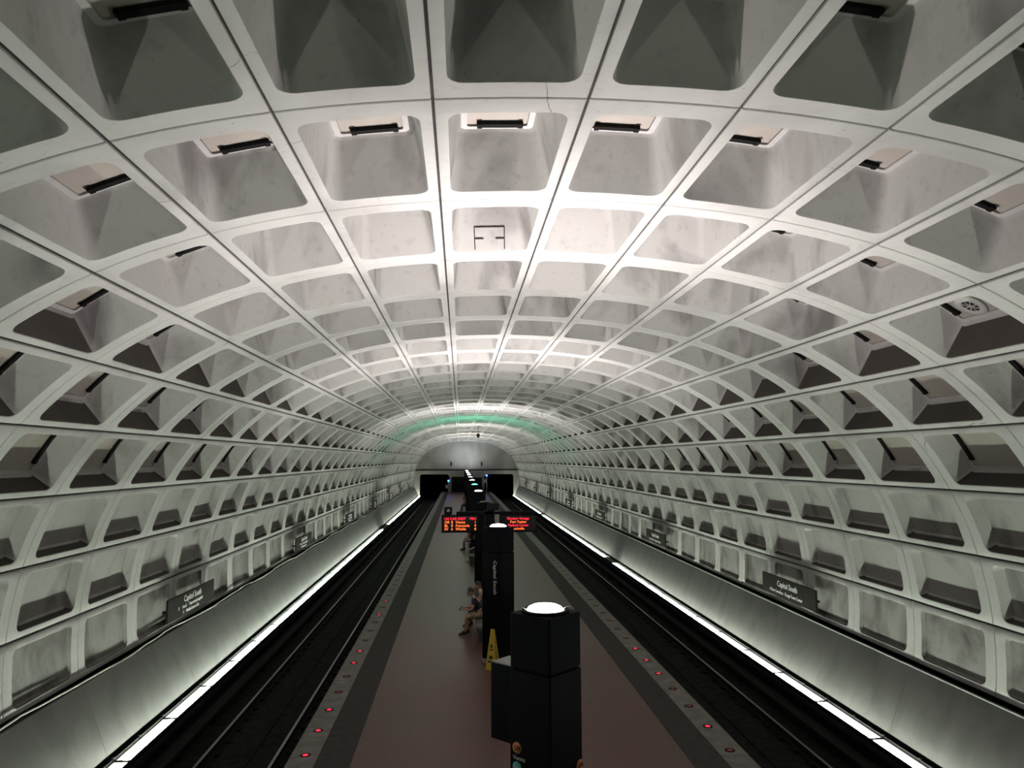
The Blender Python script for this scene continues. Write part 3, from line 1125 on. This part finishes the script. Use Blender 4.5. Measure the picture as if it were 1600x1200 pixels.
def seated(y, label, shirt, legs, shoes, hair='hair', lean=.22, phone=False, short=True, shift=0.0, skin='skin'):
    """a seated person facing -x; x of the pelvis .62"""
    px = .62 + shift
    t = thing('person', label, 'person', (px, y, 0))
    # joints relative to (px,y)
    pel = Vector((0, 0, .585))
    ch = Vector((-lean * .75, 0, .92))
    nk = Vector((-lean - .02, 0, 1.05))
    hb = Vector((-lean - .06, 0, 1.115))
    J, E_, Rr = [], [], []

    def add(p, r_, par=None):
        J.append(tuple(p))
        Rr.append(r_)
        if par is not None:
            E_.append((par, len(J) - 1))
        return len(J) - 1
    a0 = add(pel, (.115, .14))
    a1 = add((pel + ch) / 2, (.10, .125), a0)
    a2 = add(ch, (.095, .145), a1)
    a3 = add(nk, .05, a2)
    a4 = add(hb, .05, a3)
    hands = []
    legsj = []
    for sg in (-1, 1):
        hip = pel + Vector((-.03, sg * .09, -.02))
        knee = Vector((-.43, sg * .13, .51))
        ank = Vector((-.42 + (.05 if sg > 0 else -.03), sg * .13, .10))
        h = add(hip, .085, a0)
        m1 = add((hip + knee) / 2, .078, h)
        kn = add(knee, .056, m1)
        cf = add(knee + (ank - knee) * .4, .052, kn)
        an = add(ank, .036, cf)
        add(ank + Vector((-.10, 0, -.055)), .03, an)
        legsj.append((hip, knee, ank))
        shd = ch + Vector((-.03, sg * .165, .06))
        elb = Vector((-lean - .06, sg * .21, .72))
        wr = Vector((-.52, sg * .10, .74)) if phone else Vector((-.36, sg * .11, .63))
        s_ = add(shd, .058, a2)
        e_ = add(elb, .042, s_)
        w_ = add(wr, .027, e_)
        palm = wr + (wr - elb).normalized() * .06
        add(palm, (.032, .018), w_)
        hands.append((wr, palm, (wr - elb).normalized(), sg, (shd, elb)))
    bodym = skin_mesh('body', J, E_, Rr, skin, 1, 0)
    # head with face, joined to the same body mesh
    hc = hb + Vector((-.035, 0, .095))
    tilt = Matrix.Rotation(R(-18), 4, 'Y')
    head = ell_mesh('head', hc, .098, .078, .118, skin, rot=tilt)
    nose = ell_mesh('nose', hc + Vector((-.098, 0, -.022)), .022, .014, .022, skin, seg=8, rings=6)
    chin = ell_mesh('chin', hc + Vector((-.06, 0, -.085)), .045, .045, .035, skin, seg=10, rings=8)
    parts = [bodym, head, nose, chin]
    for sg in (-1, 1):
        parts.append(ell_mesh('ear', hc + Vector((.01, sg * .078, -.01)), .018, .010, .03, skin, seg=8, rings=6))
    for wr, palm, d, sg, _ in hands:
        side_ = Vector((0, 1, 0))
        dn = Vector((0, 0, -1))
        for k in range(4):
            o0 = palm + d * .02 + side_ * (-.027 + .018 * k)
            ln = (.058, .068, .064, .05)[k]
            p1 = o0 + d * ln * .55
            p2 = p1 + (d * .4 + dn * .7).normalized() * ln * .5
            parts.append(MB().tube([o0, p1, p2], .0085, 6).mesh('finger', skin))
        o0 = palm - d * .02 - side_ * sg * .028
        parts.append(MB().tube([o0, o0 - side_ * sg * .03 + d * .03, o0 - side_ * sg * .028 + d * .06], .0095, 6).mesh('thumb', skin))
    obj('body', join_meshes('body', parts), t)
    # face details
    hd = obj('hair', ell_mesh('hair', hc + Vector((.012, 0, .012)), .103, .086, .122, hair, cut=lambda c: c.z < -.02 + (.35 * -c.x if c.x < 0 else -.5 * c.x), rot=tilt), t)
    for sg in (-1, 1):
        obj('eye', ell_mesh('eye', hc + Vector((-.088, sg * .032, .004)), .010, .012, .008, 'blackprint', seg=8, rings=6), t)
    obj('mouth', ell_mesh('mouth', hc + Vector((-.094, 0, -.062)), .008, .022, .005, 'rust', seg=8, rings=6), t)
    # shirt
    J, E_, Rr = [], [], []
    b0 = add(pel + Vector((0, 0, -.03)), (.132, .155))
    b1 = add((pel + ch) / 2, (.118, .142), b0)
    b2 = add(ch + Vector((0, 0, .0)), (.112, .16), b1)
    add(nk + Vector((.01, 0, -.03)), .068, b2)
    for wr, palm, d, sg, (shd, elb) in hands:
        s_ = add(shd, .075, b2)
        add(shd + (elb - shd) * .5, .062, s_)
    obj('shirt', skin_mesh('shirt', J, E_, Rr, shirt, 1, 0), t)
    J, E_, Rr = [], [], []
    b0 = add(pel + Vector((0, 0, -.02)), (.135, .15))
    for hip, knee, ank in legsj:
        h = add(hip, .100, b0)
        m1 = add((hip + knee) / 2, .092, h)
        if short:
            add(hip + (knee - hip) * .82, .080, m1)
        else:
            kn = add(knee, .070, m1)
            add(knee + (ank - knee) * .85, .05, kn)
    obj('shorts' if short else 'trousers', skin_mesh('legwear', J, E_, Rr, legs, 1, 0), t)
    for hip, knee, ank in legsj:
        c = Vector((ank.x - .055, ank.y, .0))
        prof_ = [(-.145, .0), (.085, .0), (.09, .05), (.055, .105), (-.02, .10), (-.09, .055), (-.145, .04)]
        s_ = MB().prism([(x_, z_ + .014) for x_, z_ in prof_], -.045, .045, mat=Matrix.Translation(c)).build('shoe', shoes, t)
        MB().box(-.15, .093, -.048, .048, 0, .016, mat=Matrix.Translation(c)).build('sole', 'plinth', s_)
    if phone:
        wr, palm, d, sg, _ = hands[0]
        ph = thing('mobile_phone', 'dark mobile phone held by the seated man in the navy shirt', 'phone', (px - .60, y - .06, .755))
        mt = Matrix.Rotation(R(35), 4, 'Y')
        MB().box(-.006, .006, -.038, .038, -.075, .075, mat=mt).build('case', 'black', ph)
        MB().box(.006, .0075, -.034, .034, -.068, .068, mat=mt).build('screen', 'screen', ph)
    return t


C = lambda n_, *c: simple(n_, c, .8)
seated(22.45, 'seated man in a navy shirt and khaki shorts looking at a phone', C('navy_cotton', .012, .014, .03), C('khaki', .26, .19, .12), C('dark_shoe', .03, .028, .03), phone=True)
seated(23.55, 'seated person in a pale top beyond the man in navy', C('pale_cotton', .25, .24, .24), C('dark_cotton', .03, .03, .03), 'blackprint', shift=.12, lean=.10, short=False)
seated(38.0, 'seated person half hidden behind the dead-lamp pylon', C('charcoal_cotton', .03, .03, .03), C('black_denim', .02, .02, .02), 'white', shift=.30, lean=.08, short=False)
seated(42.9, 'seated person in a grey-green top and light trousers', C('grey_green_cotton', .14, .17, .16), C('light_cotton', .26, .24, .23), 'blackprint', shift=.02, lean=.16, short=False)
seated(75.2, 'distant seated person in a grey top', C('grey_cotton', .15, .17, .16), C('dark_denim', .04, .04, .05), 'blackprint', shift=-.05, lean=.12, short=False)
seated(76.6, 'distant seated person in a faded red top', C('faded_red', .28, .16, .14), C('tan_cotton', .2, .16, .13), 'blackprint', shift=.0, lean=.1, short=False)

# ------------------------------------------------------------------ blue-light phones at the platform end
for x, y, zl, lab in ((-1.75, 113.0, 1.75, 'blue-lamp emergency phone post by the Vienna-side tunnel mouth'), (4.05, 116.5, 2.45, 'blue-lamp emergency phone post by the New Carrollton-side tunnel mouth')):
    t = thing('emergency_phone_post', lab, 'phone post', (x, y, 0), 0, 'emergency phone posts')
    MB().box(-.07, .07, -.07, .07, 0, zl).build('post', 'greymetal', t)
    MB().box(-.45, -.1, -.16, .08, zl - .95, zl - .45).build('phone_box', 'plinth', t)
    MB().lathe([(.09, zl), (.13, zl + .06), (.14, zl + .18), (.09, zl + .28)], 16).build('lamp', 'blue', t)
    MB().lathe([(.06, zl + .28), (.05, zl + .31)], 12).build('lamp_cap', 'black', t)

# ------------------------------------------------------------------ small things fixed to the vault
t = thing('hanging_sensor', 'small dark device hanging on a rod from the crown of the vault', 'sensor', (1.55, 66.0, 0))
MB().tube([(0, 0, ZTOP + .03), (0, 0, ZTOP - .62)], .02, 6).build('rod', 'black', t)
MB().lathe([(.02, ZTOP - .62), (.13, ZTOP - .70), (.15, ZTOP - .82), (.10, ZTOP - .98), (.03, ZTOP - 1.0)], 16).build('body', 'black', t)

# round loudspeaker in a coffer of the right haunch
i, k = 4, 1
sm_ = NODES[i] + .77
d = depth(i, sm_)
x, z = vault(sm_, d, 1)
x2, z2 = vault(sm_, d - .1, 1)
nv = Vector((x2 - x, 0, z2 - z)).normalized()
rv = Vector((0, 1, 0))
uv_ = nv.cross(rv)
c = Vector((XC + x, Y0 + k * U + 1.474, z)) + nv * (-.02)
mt = Matrix(((rv.x, uv_.x, nv.x, c.x), (rv.y, uv_.y, nv.y, c.y), (rv.z, uv_.z, nv.z, c.z), (0, 0, 0, 1)))
t = thing('round_vault_loudspeaker', 'white round loudspeaker with black grille in a vault coffer', 'loudspeaker')
MB().lathe([(.22, 0), (.21, .03), (.12, .035), (.115, .02)], 28, mat=mt).build('rim', 'rib', t)
MB().lathe([(.115, .0), (.115, .024)], 24, mat=mt).build('grille', 'black', t)
for q in range(4):
    m2 = mt @ Matrix.Rotation(R(45 * q), 4, 'Z')
    MB().box(-.115, .115, -.008, .008, .024, .032, mat=m2).build('grille_bar', 'rib', t)

# access hatch scribed into the far wall of one crown coffer
pan = panel_objs.get((1, 0, -1))
if pan is not None:
    def hp(sv, f):
        x_, z_ = vault(sv, .62 * f, -1)
        return Vector((x_, U - .26 - .15 * f - .006, z_))
    h = MB()
    sa, sb, fa, fb_ = .42, .83, .04, .52
    for p, q in (((sa, fa), (sa, fb_)), ((sb, fa), (sb, fb_)), ((sa, fb_), (sb, fb_)), ((sa, .27), (sa + .12, .27)), ((sb - .12, .27), (sb, .27))):
        h.tube([hp(*p), hp(*q)], .006, 5)
    h.build('hatch_outline', 'black', pan)
